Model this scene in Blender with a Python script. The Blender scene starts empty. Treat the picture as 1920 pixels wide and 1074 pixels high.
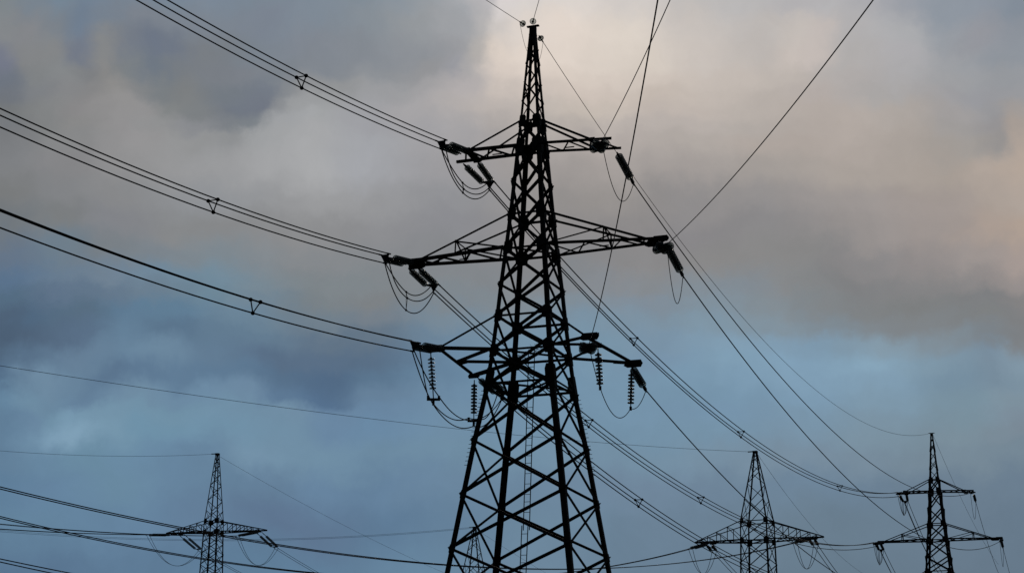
import bpy, math, random
from mathutils import Vector, Matrix

S = bpy.context.scene
COL = S.collection
R = math.radians
random.seed(4)

# ------------------------------------------------------------------ camera
cam = bpy.data.objects.new('camera', bpy.data.cameras.new('camera'))
COL.objects.link(cam)
cam.data.sensor_width = 36.0
cam.data.lens = 60.75
cam.data.clip_start = 0.1
cam.data.clip_end = 6000.0
cam.matrix_world = (Matrix.Translation((0, 0, 1.7)) @ Matrix.Rotation(R(90 + 15.52), 4, 'X')
                    @ Matrix.Rotation(R(0.414), 4, 'Z'))
S.camera = cam

S.view_settings.view_transform = 'Standard'
S.view_settings.look = 'None'
S.view_settings.gamma = 1.0
S.view_settings.exposure = 0.0
S.cycles.max_bounces = 6
S.cycles.transparent_max_bounces = 40

# ------------------------------------------------------------------ world: broken evening cloud over a Nishita sky
SUN_EL, SUN_AZ = 16.0, 8.0          # behind the clouds straight ahead


def direction(az, el):              # degrees, azimuth from +Y towards +X
    a, e = R(az), R(el)
    return Vector((math.sin(a) * math.cos(e), math.cos(a) * math.cos(e), math.sin(e)))


def lin(c):
    c = c / 255.0
    return c / 12.92 if c <= 0.04045 else ((c + 0.055) / 1.055) ** 2.4


# bands of the cloud deck: elevation, then (azimuth, colour as seen) along the band, in degrees
#CLOUDS-BEGIN
CLOUDS = [
    (6.18, [(-15.5, 86, 114, 142), (-12.2, 92, 122, 150), (-7.1, 92, 124, 152), (-2.7, 97, 129, 155), (0.8, 103, 131, 154), (5.1, 97, 122, 144), (10.3, 95, 118, 137), (15.3, 97, 118, 137)]),
    (7.73, [(-15.6, 97, 129, 155), (-12.3, 99, 130, 158), (-9.7, 98, 126, 154), (-7.2, 90, 114, 142), (-3.7, 90, 120, 148), (0.8, 103, 132, 155), (5.2, 101, 126, 148), (10.4, 99, 122, 141), (15.4, 97, 118, 137)]),
    (8.95, [(-16.5, 94, 126, 154), (-14.9, 99, 130, 158), (-12.9, 104, 137, 161), (-11.2, 102, 133, 160), (-9.5, 99, 129, 155), (-7.7, 96, 124, 150), (-6.0, 99, 129, 157), (-4.6, 96, 126, 154), (-1.0, 103, 132, 157), (4.3, 106, 131, 154), (9.6, 102, 127, 149), (15.5, 101, 122, 141)]),
    (9.83, [(-16.6, 98, 128, 154), (-15.3, 102, 134, 160), (-13.6, 105, 139, 162), (-11.9, 103, 135, 161), (-10.2, 100, 130, 156), (-8.5, 111, 141, 164), (-6.4, 108, 139, 162), (-4.6, 105, 136, 160), (-1.0, 108, 139, 162), (4.3, 111, 140, 162), (9.6, 114, 137, 156), (15.6, 113, 133, 148)]),
    (10.62, [(-16.7, 96, 126, 152), (-15.7, 110, 142, 167), (-14.9, 124, 157, 181), (-14.2, 128, 161, 184), (-13.0, 116, 149, 171), (-12.0, 107, 142, 165), (-9.6, 108, 141, 164), (-7.1, 109, 140, 163), (-6.0, 102, 132, 160), (-4.6, 103, 135, 163), (-1.9, 108, 139, 164), (2.5, 110, 142, 166), (7.0, 111, 142, 165), (9.6, 115, 142, 163), (12.2, 117, 141, 158), (14.8, 117, 138, 152), (16.6, 119, 135, 149)]),
    (11.23, [(-16.7, 96, 126, 152), (-15.7, 105, 135, 161), (-15.2, 111, 144, 167), (-14.4, 118, 151, 174), (-13.0, 113, 145, 167), (-11.3, 109, 142, 164), (-9.1, 109, 140, 163), (-7.1, 109, 138, 161), (-6.1, 104, 134, 162), (-4.6, 102, 132, 160), (-1.9, 108, 139, 164), (2.5, 111, 143, 167), (7.0, 112, 143, 168), (9.7, 115, 144, 166), (12.3, 118, 143, 161), (14.8, 117, 141, 156), (16.6, 121, 138, 153)]),
    (11.76, [(-16.8, 100, 132, 158), (-16.1, 108, 139, 162), (-15.1, 105, 135, 159), (-13.8, 98, 126, 152), (-12.4, 109, 138, 161), (-10.8, 106, 136, 161), (-9.1, 106, 134, 159), (-7.9, 90, 118, 146), (-6.1, 82, 110, 140), (-4.6, 100, 128, 154), (-2.0, 106, 137, 163), (2.5, 112, 144, 168), (7.0, 113, 145, 169), (9.7, 118, 149, 173), (12.3, 121, 149, 169), (14.8, 117, 142, 158), (16.7, 121, 141, 155)]),
    (12.46, [(-16.8, 82, 108, 134), (-15.5, 109, 137, 160), (-14.5, 102, 130, 154), (-13.1, 90, 116, 142), (-11.2, 94, 122, 148), (-9.6, 92, 120, 146), (-7.9, 84, 110, 136), (-6.1, 80, 106, 134), (-4.7, 88, 116, 142), (-2.9, 98, 128, 154), (0.7, 109, 142, 167), (3.5, 114, 146, 170), (7.0, 118, 150, 174), (9.7, 123, 155, 179), (12.3, 125, 155, 177), (14.5, 115, 141, 160), (15.9, 112, 134, 151), (16.7, 117, 139, 155)]),
    (13.08, [(-16.9, 78, 100, 122), (-15.9, 86, 110, 134), (-14.4, 102, 128, 152), (-13.0, 102, 130, 154), (-11.6, 107, 135, 158), (-10.0, 96, 122, 146), (-8.3, 86, 108, 132), (-6.5, 88, 110, 134), (-4.7, 86, 109, 133), (-2.0, 102, 132, 158), (0.7, 111, 141, 166), (2.9, 116, 148, 171), (4.5, 114, 142, 166), (7.1, 123, 155, 178), (9.7, 124, 156, 180), (11.8, 132, 164, 186), (14.1, 122, 148, 166), (15.8, 116, 137, 154), (16.8, 124, 146, 162)]),
    (13.79, [(-16.9, 76, 96, 118), (-15.9, 78, 98, 120), (-14.4, 88, 110, 134), (-13.0, 98, 126, 150), (-11.3, 90, 116, 140), (-9.2, 98, 124, 146), (-6.5, 96, 116, 136), (-4.7, 100, 118, 135), (-2.0, 106, 132, 154), (0.7, 112, 141, 162), (2.9, 117, 147, 168), (4.6, 117, 143, 164), (7.1, 126, 156, 178), (9.7, 122, 151, 173), (12.4, 128, 151, 167), (14.1, 124, 139, 150), (15.8, 118, 126, 133), (16.8, 120, 124, 128)]),
    (14.41, [(-17.0, 78, 98, 120), (-16.0, 80, 104, 128), (-14.5, 86, 108, 128), (-13.3, 92, 120, 144), (-11.3, 96, 126, 150), (-9.2, 106, 132, 152), (-6.5, 112, 128, 141), (-4.7, 116, 127, 138), (-2.0, 116, 135, 150), (0.7, 119, 141, 158), (2.9, 119, 144, 163), (4.6, 119, 141, 158), (6.6, 124, 148, 165), (8.9, 124, 142, 155), (10.7, 123, 136, 146), (13.3, 123, 129, 134), (15.8, 121, 124, 126), (16.9, 121, 123, 126)]),
    (15.11, [(-17.0, 84, 108, 130), (-15.4, 94, 114, 136), (-13.6, 98, 118, 138), (-11.9, 106, 126, 143), (-10.1, 109, 135, 152), (-8.4, 112, 132, 147), (-6.6, 121, 130, 136), (-4.7, 125, 130, 134), (-2.0, 124, 133, 140), (1.7, 125, 139, 150), (4.6, 124, 138, 151), (6.6, 124, 141, 154), (8.9, 125, 136, 144), (10.7, 125, 130, 134), (13.3, 122, 125, 127), (15.9, 121, 123, 126), (16.9, 128, 127, 128)]),
    (15.64, [(-17.1, 90, 114, 140), (-15.4, 102, 122, 142), (-13.7, 110, 128, 145), (-11.9, 111, 134, 152), (-10.2, 113, 138, 155), (-6.6, 126, 134, 139), (-2.0, 128, 133, 138), (0.7, 128, 134, 140), (3.5, 129, 135, 142), (4.6, 129, 135, 141), (6.2, 125, 137, 147), (8.0, 125, 135, 144), (9.5, 129, 132, 135), (11.6, 124, 126, 129), (14.2, 128, 128, 130), (16.9, 144, 138, 137)]),
    (16.53, [(-17.2, 100, 116, 135), (-15.5, 108, 124, 137), (-13.7, 120, 127, 133), (-12.0, 123, 132, 140), (-10.2, 125, 136, 144), (-6.6, 133, 137, 141), (-2.0, 134, 136, 140), (0.7, 133, 134, 137), (3.5, 133, 133, 135), (4.8, 133, 133, 135), (7.1, 132, 132, 133), (9.9, 132, 132, 133), (11.6, 132, 131, 133), (14.3, 142, 137, 137), (16.0, 154, 146, 143), (17.0, 162, 150, 145)]),
    (17.41, [(-17.2, 112, 119, 125), (-15.5, 122, 125, 127), (-13.8, 129, 131, 136), (-11.2, 134, 136, 138), (-6.7, 138, 139, 141), (-2.1, 138, 139, 144), (0.7, 139, 137, 138), (3.5, 138, 136, 137), (6.3, 132, 131, 134), (8.8, 134, 133, 135), (11.7, 148, 143, 142), (14.3, 154, 146, 143), (16.0, 168, 154, 145), (17.1, 173, 157, 145)]),
    (18.29, [(-17.3, 120, 122, 123), (-15.6, 129, 131, 134), (-13.9, 135, 136, 138), (-10.3, 144, 147, 151), (-6.7, 150, 151, 153), (-2.1, 144, 145, 149), (0.7, 146, 143, 142), (3.5, 148, 144, 142), (6.3, 140, 138, 139), (8.8, 145, 142, 142), (11.7, 156, 150, 148), (14.4, 160, 151, 147), (16.1, 168, 157, 149), (17.1, 175, 163, 154)]),
    (19.35, [(-17.4, 125, 127, 130), (-15.4, 133, 133, 135), (-13.1, 145, 145, 146), (-10.4, 154, 155, 157), (-8.2, 162, 163, 165), (-6.7, 167, 168, 170), (-5.2, 161, 163, 168), (-2.1, 155, 154, 157), (0.7, 160, 155, 153), (3.5, 162, 156, 153), (6.3, 160, 154, 151), (8.9, 162, 156, 152), (11.8, 167, 159, 153), (14.4, 168, 159, 152), (16.2, 174, 162, 153), (17.2, 183, 168, 156)]),
    (20.27, [(-17.5, 121, 123, 126), (-15.4, 135, 136, 137), (-13.1, 149, 148, 149), (-11.5, 149, 150, 151), (-9.9, 143, 145, 147), (-9.0, 156, 158, 160), (-6.8, 166, 167, 169), (-4.9, 161, 163, 168), (-2.1, 163, 161, 163), (0.7, 170, 164, 161), (3.5, 174, 166, 162), (6.3, 172, 165, 160), (8.9, 174, 165, 159), (11.5, 172, 163, 157), (13.6, 168, 160, 154), (15.4, 160, 155, 151), (16.6, 150, 147, 146), (17.3, 174, 162, 153)]),
    (20.76, [(-17.5, 119, 122, 126), (-16.2, 128, 130, 131), (-14.9, 138, 138, 138), (-13.7, 147, 146, 147), (-12.3, 145, 146, 147), (-11.2, 139, 141, 145), (-9.9, 123, 128, 134), (-9.1, 124, 130, 136), (-8.7, 146, 149, 152), (-8.3, 158, 160, 163), (-6.8, 162, 164, 166), (-4.9, 157, 158, 163), (-3.1, 163, 162, 165), (-0.4, 175, 169, 166), (2.6, 180, 172, 166), (5.4, 180, 172, 167), (8.2, 175, 168, 163), (11.5, 174, 165, 159), (13.6, 170, 162, 156), (15.4, 158, 155, 154), (16.6, 150, 148, 150), (17.3, 168, 158, 151)]),
    (21.37, [(-17.6, 118, 121, 123), (-16.2, 130, 132, 133), (-15.0, 139, 138, 139), (-13.7, 147, 146, 146), (-12.9, 145, 144, 145), (-12.1, 129, 132, 133), (-11.0, 124, 128, 131), (-9.8, 112, 119, 130), (-8.9, 112, 118, 130), (-8.4, 136, 139, 143), (-7.9, 153, 155, 157), (-6.8, 153, 155, 157), (-5.3, 156, 157, 161), (-3.4, 167, 165, 167), (-0.4, 186, 178, 173), (3.0, 194, 184, 175), (5.4, 189, 179, 172), (8.2, 182, 174, 168), (11.5, 177, 168, 162), (13.7, 171, 164, 159), (15.4, 160, 157, 157), (16.7, 150, 150, 153), (17.4, 162, 156, 153)]),
    (21.98, [(-17.6, 112, 117, 125), (-16.6, 125, 128, 132), (-15.7, 133, 134, 136), (-14.7, 133, 133, 134), (-13.8, 139, 138, 137), (-13.1, 129, 131, 133), (-12.5, 120, 125, 129), (-11.6, 124, 127, 129), (-10.2, 114, 121, 129), (-8.7, 114, 121, 132), (-8.1, 132, 136, 141), (-7.6, 141, 143, 146), (-6.1, 145, 147, 149), (-4.6, 153, 154, 157), (-3.1, 161, 160, 162), (-1.6, 177, 172, 172), (-0.4, 197, 187, 180), (2.6, 205, 193, 184), (4.9, 198, 187, 178), (7.3, 190, 181, 174), (9.0, 182, 174, 168), (11.0, 178, 170, 166), (12.8, 168, 165, 164), (14.6, 164, 162, 163), (16.4, 150, 151, 156), (17.4, 152, 153, 157)]),
    (22.59, [(-17.7, 110, 117, 128), (-16.7, 127, 130, 132), (-15.8, 132, 135, 137), (-15.1, 124, 126, 129), (-14.2, 133, 133, 133), (-13.5, 120, 125, 129), (-12.6, 108, 117, 128), (-11.7, 118, 123, 129), (-9.7, 122, 127, 135), (-8.4, 122, 129, 137), (-6.9, 129, 135, 143), (-5.0, 140, 144, 149), (-3.1, 148, 149, 152), (-2.1, 153, 154, 160), (-1.6, 167, 165, 166), (-0.4, 211, 199, 190), (1.8, 216, 204, 194), (4.9, 207, 196, 187), (7.3, 193, 184, 177), (10.1, 186, 178, 172), (11.9, 176, 171, 169), (13.7, 167, 166, 168), (15.5, 158, 159, 162), (17.3, 149, 152, 157)]),
    (23.20, [(-17.8, 116, 121, 136), (-17.1, 129, 131, 133), (-16.2, 130, 132, 134), (-15.3, 112, 119, 132), (-14.2, 129, 131, 133), (-13.2, 114, 121, 132), (-12.3, 108, 117, 132), (-11.0, 120, 125, 131), (-9.1, 122, 131, 141), (-7.6, 126, 133, 143), (-5.9, 132, 138, 146), (-3.5, 142, 146, 152), (-2.0, 152, 153, 157), (-1.2, 174, 170, 167), (-0.4, 216, 204, 194), (1.8, 224, 212, 202), (4.5, 214, 204, 194), (6.8, 198, 190, 184), (8.8, 188, 182, 178), (9.9, 195, 186, 180), (10.9, 192, 183, 178), (12.0, 176, 173, 172), (13.8, 169, 168, 171), (15.6, 157, 159, 163), (17.3, 141, 147, 155)]),
    (24.07, [(-17.8, 130, 133, 136), (-17.0, 129, 131, 135), (-16.1, 120, 127, 135), (-15.2, 110, 124, 141), (-14.3, 116, 127, 140), (-12.9, 123, 130, 140), (-10.7, 123, 132, 143), (-9.2, 123, 132, 145), (-7.3, 125, 136, 148), (-5.0, 134, 142, 150), (-3.1, 148, 152, 156), (-2.0, 158, 160, 164), (-1.2, 176, 174, 174), (-0.5, 201, 195, 191), (0.7, 220, 210, 202), (1.8, 226, 214, 204), (4.1, 220, 210, 200), (6.4, 198, 191, 186), (8.7, 188, 183, 180), (10.2, 193, 186, 181), (11.0, 190, 182, 178), (12.0, 176, 174, 175), (13.8, 168, 169, 172), (15.3, 150, 155, 162), (16.5, 147, 149, 156), (17.6, 138, 144, 153)]),
    (24.93, [(-17.9, 125, 132, 136), (-17.0, 119, 130, 141), (-16.2, 115, 131, 146), (-14.4, 114, 131, 149), (-13.1, 118, 133, 148), (-10.7, 121, 134, 148), (-9.2, 122, 135, 147), (-7.7, 124, 138, 151), (-6.0, 126, 140, 152), (-4.1, 138, 148, 158), (-2.6, 152, 158, 164), (-1.2, 182, 180, 182), (-0.5, 215, 209, 207), (0.7, 215, 209, 205), (2.2, 217, 209, 203), (4.5, 207, 201, 197), (6.4, 191, 187, 185), (8.3, 184, 182, 182), (10.2, 178, 176, 178), (11.3, 178, 177, 179), (12.8, 170, 170, 174), (13.9, 152, 156, 164), (15.0, 140, 148, 158), (16.6, 138, 146, 157), (17.6, 130, 140, 152)]),
]
#CLOUDS-END


def build_world():
    w = bpy.data.worlds.new('World')
    S.world = w
    w.use_nodes = True
    nt = w.node_tree
    N, L = nt.nodes, nt.links
    for n in list(N):
        N.remove(n)

    def node(t, **kw):
        n = N.new(t)
        for k, v in kw.items():
            setattr(n, k, v)
        return n

    def math_(op, a, b=None, c=None):
        n = node('ShaderNodeMath', operation=op)
        for i, v in enumerate((a, b, c)):
            if v is None:
                continue
            if hasattr(v, 'is_linked'):
                L.new(v, n.inputs[i])
            else:
                n.inputs[i].default_value = v
        return n.outputs[0]

    def vec(op, a, b=None, scale=None, c=None):
        n = node('ShaderNodeVectorMath', operation=op)
        for i, v in enumerate((a, b, c)):
            if v is None:
                continue
            if hasattr(v, 'is_linked'):
                L.new(v, n.inputs[i])
            else:
                n.inputs[i].default_value = v
        if scale is not None:
            s = n.inputs['Scale']
            if hasattr(scale, 'is_linked'):
                L.new(scale, s)
            else:
                s.default_value = scale
        return n

    def noise(v, scale, detail, rough, offset):
        o = vec('ADD', v, offset).outputs[0]
        n = node('ShaderNodeTexNoise', noise_dimensions='3D')
        L.new(o, n.inputs['Vector'])
        n.inputs['Scale'].default_value = scale
        n.inputs['Detail'].default_value = detail
        n.inputs['Roughness'].default_value = rough
        return n

    tc = node('ShaderNodeTexCoord')
    d0 = vec('NORMALIZE', tc.outputs['Generated']).outputs[0]
    # wind-torn edges: bend the direction with two sizes of noise
    n1 = noise(d0, 4.5, 3.0, 0.5, (3.1, 0.0, 7.7))
    n2 = noise(d0, 17.0, 8.0, 0.58, (0.4, 5.2, 1.3))
    w1 = vec('SCALE', vec('SUBTRACT', n1.outputs['Color'], (0.5, 0.5, 0.5)).outputs[0], scale=WARP1).outputs[0]
    w2 = vec('SCALE', vec('SUBTRACT', n2.outputs['Color'], (0.5, 0.5, 0.5)).outputs[0], scale=WARP2).outputs[0]
    n2b = noise(d0, 52.0, 4.0, 0.6, (9.4, 2.2, 6.3))
    w3 = vec('SCALE', vec('SUBTRACT', n2b.outputs['Color'], (0.5, 0.5, 0.5)).outputs[0], scale=WARP3).outputs[0]
    d = vec('ADD', vec('ADD', d0, w1).outputs[0], w2).outputs[0]
    d = vec('NORMALIZE', vec('ADD', d, w3).outputs[0]).outputs[0]

    sep = node('ShaderNodeSeparateXYZ')
    L.new(d, sep.inputs[0])
    azm = math_('MULTIPLY', math_('ARCTAN2', sep.outputs['X'], sep.outputs['Y']), 180 / math.pi)
    elv = math_('MULTIPLY', math_('ARCTAN2', sep.outputs['Z'], sep.outputs['Y']), 180 / math.pi)   # bands of cloud lie across the view to the north
    span = 24.0
    pos = math_('MULTIPLY_ADD', azm, 0.5 / span, 0.5)      # -24..24 degrees across the bands

    def smooth(v, a, b):
        n = node('ShaderNodeMapRange', interpolation_type='SMOOTHSTEP', clamp=True)
        L.new(v, n.inputs['Value'])
        n.inputs['From Min'].default_value, n.inputs['From Max'].default_value = a, b
        return n.outputs['Result']

    def blend(f, a, b):
        n = node('ShaderNodeMix', data_type='RGBA')
        L.new(f, n.inputs['Factor'])
        for s, v in ((n.inputs[6], a), (n.inputs[7], b)):
            if hasattr(v, 'is_linked'):
                L.new(v, s)
            else:
                s.default_value = v
        return n.outputs[2]

    def band(stops):
        n = node('ShaderNodeValToRGB')
        cr = n.color_ramp
        cr.interpolation = 'EASE'
        for i, (az, r, g, b) in enumerate(stops):
            p = 0.5 + az * 0.5 / span
            if i < 2:
                cr.elements[i].position = p
                e = cr.elements[i]
            else:
                e = cr.elements.new(p)
            e.color = (lin(r), lin(g), lin(b), 1)
        L.new(pos, n.inputs['Fac'])
        return n.outputs['Color']

    prev = None
    for el, stops in CLOUDS:
        c = band(stops)
        cloud = c if prev is None else blend(smooth(elv, prev_el, el), prev, c)
        prev, prev_el = cloud, el
    # unseen sky overhead and behind the camera, set dark to keep the steel backlit
    slate = (lin(52), lin(58), lin(68), 1)
    cloud = blend(smooth(elv, 25.2, 40.0), cloud, slate)
    cloud = blend(smooth(math_('ABSOLUTE', azm), 20.0, 70.0), cloud, slate)
    cloud = blend(smooth(elv, 2.0, -6.0), cloud, slate)
    # finer billows inside the deck
    n3 = noise(d, 11.0, 8.0, 0.58, (2.0, 8.0, 4.0))
    n4 = noise(d, 30.0, 7.0, 0.62, (6.0, 1.0, 9.0))
    m = math_('MULTIPLY_ADD', math_('SUBTRACT', n3.outputs['Fac'], 0.5), BILLOW1, 1.0)
    m2 = math_('MULTIPLY_ADD', math_('SUBTRACT', n4.outputs['Fac'], 0.5), BILLOW2, 1.0)
    cloud = vec('SCALE', cloud, scale=math_('MULTIPLY', m, m2)).outputs[0]

    sky = node('ShaderNodeTexSky', sky_type='NISHITA')
    sky.sun_disc = False
    sky.sun_elevation = R(SUN_EL)
    sky.sun_rotation = R(SUN_AZ)
    bg_sky = node('ShaderNodeBackground')
    L.new(sky.outputs[0], bg_sky.inputs['Color'])
    bg_sky.inputs['Strength'].default_value = 0.05
    bg_cl = node('ShaderNodeBackground')
    L.new(cloud, bg_cl.inputs['Color'])
    bg_cl.inputs['Strength'].default_value = 1.0
    mix = node('ShaderNodeMixShader')
    mix.inputs[0].default_value = 0.99          # the deck covers nearly all of the clear sky
    L.new(bg_sky.outputs[0], mix.inputs[1])
    L.new(bg_cl.outputs[0], mix.inputs[2])
    out = node('ShaderNodeOutputWorld')
    L.new(mix.outputs[0], out.inputs['Surface'])


WARP1, WARP2, WARP3, BILLOW1, BILLOW2 = 0.009, 0.042, 0.014, 0.24, 0.20
build_world()

sun = bpy.data.objects.new('sun', bpy.data.lights.new('sun', 'SUN'))
COL.objects.link(sun)
sun.data.energy = 0.5
sun.data.angle = R(14)
sun.data.color = (1.0, 0.86, 0.72)
sun.rotation_euler = direction(SUN_AZ, SUN_EL).to_track_quat('Z', 'Y').to_euler()


# ------------------------------------------------------------------ materials
def material(name, base, rough=0.7, metallic=0.0, vary=0.35, scale=6.0):
    m = bpy.data.materials.new(name)
    m.use_nodes = True
    nt = m.node_tree
    b = nt.nodes['Principled BSDF']
    tc = nt.nodes.new('ShaderNodeTexCoord')
    n = nt.nodes.new('ShaderNodeTexNoise')
    n.inputs['Scale'].default_value = scale
    n.inputs['Detail'].default_value = 6
    nt.links.new(tc.outputs['Object'], n.inputs['Vector'])
    r = nt.nodes.new('ShaderNodeValToRGB')
    lo = tuple(c * (1 - vary) for c in base) + (1,)
    hi = tuple(min(1, c * (1 + vary)) for c in base) + (1,)
    r.color_ramp.elements[0].position = 0.35
    r.color_ramp.elements[1].position = 0.65
    r.color_ramp.elements[0].color = lo
    r.color_ramp.elements[1].color = hi
    nt.links.new(n.outputs['Fac'], r.inputs['Fac'])
    nt.links.new(r.outputs['Color'], b.inputs['Base Color'])
    b.inputs['Roughness'].default_value = rough
    b.inputs['Metallic'].default_value = metallic
    b.inputs['Specular IOR Level'].default_value = 0.25
    return m


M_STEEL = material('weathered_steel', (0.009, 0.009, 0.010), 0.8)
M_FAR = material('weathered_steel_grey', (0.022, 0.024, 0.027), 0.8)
M_WIRE = material('aged_conductor', (0.012, 0.012, 0.013), 0.7, scale=2.0)
M_IRON = material('cap_iron', (0.010, 0.010, 0.010), 0.7)
M_TWIG = material('twigs', (0.03, 0.024, 0.018), 0.9)


def glass_material():
    m = bpy.data.materials.new('insulator_glass')
    m.use_nodes = True
    nt = m.node_tree
    out = nt.nodes['Material Output']
    b = nt.nodes['Principled BSDF']
    n = nt.nodes.new('ShaderNodeTexNoise')
    n.inputs['Scale'].default_value = 30
    r = nt.nodes.new('ShaderNodeValToRGB')
    r.color_ramp.elements[0].color = (0.09, 0.10, 0.096, 1)
    r.color_ramp.elements[1].color = (0.16, 0.175, 0.168, 1)
    nt.links.new(n.outputs['Fac'], r.inputs['Fac'])
    nt.links.new(r.outputs['Color'], b.inputs['Base Color'])
    b.inputs['Roughness'].default_value = 0.12
    t = nt.nodes.new('ShaderNodeBsdfTransparent')
    t.inputs['Color'].default_value = (0.80, 0.83, 0.82, 1)
    mx = nt.nodes.new('ShaderNodeMixShader')
    lw = nt.nodes.new('ShaderNodeLayerWeight')
    lw.inputs['Blend'].default_value = 0.5
    mp = nt.nodes.new('ShaderNodeMapRange')
    mp.inputs['From Min'].default_value, mp.inputs['From Max'].default_value = 0.02, 0.4
    mp.inputs['To Min'].default_value, mp.inputs['To Max'].default_value = 0.10, 0.9
    nt.links.new(lw.outputs['Facing'], mp.inputs['Value'])
    nt.links.new(mp.outputs['Result'], mx.inputs[0])
    nt.links.new(t.outputs[0], mx.inputs[1])
    nt.links.new(b.outputs[0], mx.inputs[2])
    nt.links.new(mx.outputs[0], out.inputs['Surface'])
    return m


M_GLASS = glass_material()


# ------------------------------------------------------------------ mesh builder
def perp(v, hint=Vector((0, 0, 1))):
    v = v.normalized()
    if abs(v.dot(hint)) > 0.97:
        hint = Vector((1, 0, 0))
    a = (hint - v * hint.dot(v)).normalized()
    return a, v.cross(a)


class MB:
    def __init__(self):
        self.v, self.f, self.smooth = [], [], []

    def prism(self, p, q, sec, d1, d2, close=True):
        """extrude the 2-D section (in axes d1, d2) from p to q"""
        o = len(self.v)
        n = len(sec)
        for c in (p, q):
            for a, b in sec:
                self.v.append(tuple(c + d1 * a + d2 * b))
        for i in range(n):
            j = (i + 1) % n
            self.f.append((o + i, o + j, o + n + j, o + n + i))
        if close:
            self.f.append(tuple(o + i for i in reversed(range(n))))
            self.f.append(tuple(o + n + i for i in range(n)))

    def lbar(self, p, q, d1, d2, w, t):
        """steel angle: heel on the line p-q, flanges along d1 and d2"""
        p, q, d1, d2 = Vector(p), Vector(q), Vector(d1), Vector(d2)
        ax = (q - p).normalized()
        d1 = (d1 - ax * d1.dot(ax)).normalized()
        d2 = (d2 - ax * d2.dot(ax)).normalized()
        self.prism(p, q, ((0, 0), (w, 0), (w, t), (t, t), (t, w), (0, w)), d1, d2)

    def abar(self, p, q, w=0.09, t=0.009, normal=None, off=0.0):
        """angle bar between two points: one flange in the plane whose normal is given"""
        p, q = Vector(p), Vector(q)
        ax = (q - p).normalized()
        if normal is None:
            _, normal = perp(ax)
        nrm = Vector(normal)
        nrm = (nrm - ax * nrm.dot(ax)).normalized()
        side = ax.cross(nrm)
        b = p - side * w * 0.5 + nrm * off
        e = q - side * w * 0.5 + nrm * off
        self.lbar(b, e, side, nrm, w, t)

    def box(self, c, x, y, z):
        """x, y, z: half-extent vectors"""
        c, x, y, z = Vector(c), Vector(x), Vector(y), Vector(z)
        self.prism(c - z, c + z, ((-1, -1), (1, -1), (1, 1), (-1, 1)), x, y)

    def plate(self, pts, nrm, t=0.014):
        o = len(self.v)
        nrm = Vector(nrm).normalized() * t * 0.5
        n = len(pts)
        for s in (-1, 1):
            for p in pts:
                self.v.append(tuple(Vector(p) + nrm * s))
        self.f.append(tuple(o + i for i in reversed(range(n))))
        self.f.append(tuple(o + n + i for i in range(n)))
        for i in range(n):
            j = (i + 1) % n
            self.f.append((o + i, o + j, o + n + j, o + n + i))

    def tube(self, pts, r, sides=6):
        o = len(self.v)
        pts = [Vector(p) for p in pts]
        n = len(pts)
        a = None
        for i, p in enumerate(pts):
            tan = (pts[min(i + 1, n - 1)] - pts[max(i - 1, 0)]).normalized()
            if a is None:
                a, b = perp(tan)
            else:
                a = (a - tan * a.dot(tan)).normalized()
                b = tan.cross(a)
            for k in range(sides):
                th = 2 * math.pi * k / sides
                self.v.append(tuple(p + (a * math.cos(th) + b * math.sin(th)) * r))
        for i in range(n - 1):
            for k in range(sides):
                k2 = (k + 1) % sides
                self.f.append((o + i * sides + k, o + i * sides + k2, o + (i + 1) * sides + k2, o + (i + 1) * sides + k))
        self.f.append(tuple(o + k for k in reversed(range(sides))))
        self.f.append(tuple(o + (n - 1) * sides + k for k in range(sides)))

    def lathe(self, prof, c=(0, 0, 0), axis=(0, 0, 1), sides=18):
        """closed turned shape: prof is (radius, height) along axis; first and last radius 0"""
        c, ax = Vector(c), Vector(axis).normalized()
        a, b = perp(ax)
        rings = []
        for r, h in prof:
            if r < 1e-6:
                rings.append([len(self.v)])
                self.v.append(tuple(c + ax * h))
            else:
                o = len(self.v)
                rings.append(list(range(o, o + sides)))
                for k in range(sides):
                    th = 2 * math.pi * k / sides
                    self.v.append(tuple(c + ax * h + (a * math.cos(th) + b * math.sin(th)) * r))
        for A, B in zip(rings, rings[1:]):
            for k in range(sides):
                k2 = (k + 1) % sides
                if len(A) == 1 and len(B) == 1:
                    continue
                if len(A) == 1:
                    self.f.append((A[0], B[k2], B[k]))
                elif len(B) == 1:
                    self.f.append((A[k], A[k2], B[0]))
                else:
                    self.f.append((A[k], A[k2], B[k2], B[k]))

    def mesh(self, name, mat, smooth=False):
        me = bpy.data.meshes.new(name)
        me.from_pydata(self.v, [], self.f)
        me.materials.append(mat)
        if smooth:
            me.polygons.foreach_set('use_smooth', [True] * len(me.polygons))
        me.update()
        return me

    def build(self, name, mat, parent=None, smooth=False):
        o = bpy.data.objects.new(name, self.mesh(name, mat, smooth))
        COL.objects.link(o)
        if parent:
            o.parent = parent
        return o


def tag(o, label=None, cat=None, group=None, kind=None):
    for k, v in (('label', label), ('category', cat), ('group', group), ('kind', kind)):
        if v:
            o[k] = v
    return o


def empty(name, loc=(0, 0, 0), rz=0.0):
    o = bpy.data.objects.new(name, None)
    COL.objects.link(o)
    o.location = loc
    o.rotation_euler = (0, 0, rz)
    o.empty_display_size = 0.3
    return o


def copy_tree(o, parent=None):
    c = o.copy()
    COL.objects.link(c)
    if parent:
        c.parent = parent
    for ch in list(o.children):
        copy_tree(ch, c)
    return c


def hang(p, q, sag, n=40, bulge=None):
    p, q = Vector(p), Vector(q)
    out = []
    for i in range(n + 1):
        t = i / n
        v = p.lerp(q, t)
        v.z -= 4 * sag * t * (1 - t)
        if bulge:
            v += bulge * (math.sin(math.pi * t) + 0.35 * math.sin(2 * math.pi * t + 0.6))
        out.append(v)
    return out


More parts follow.
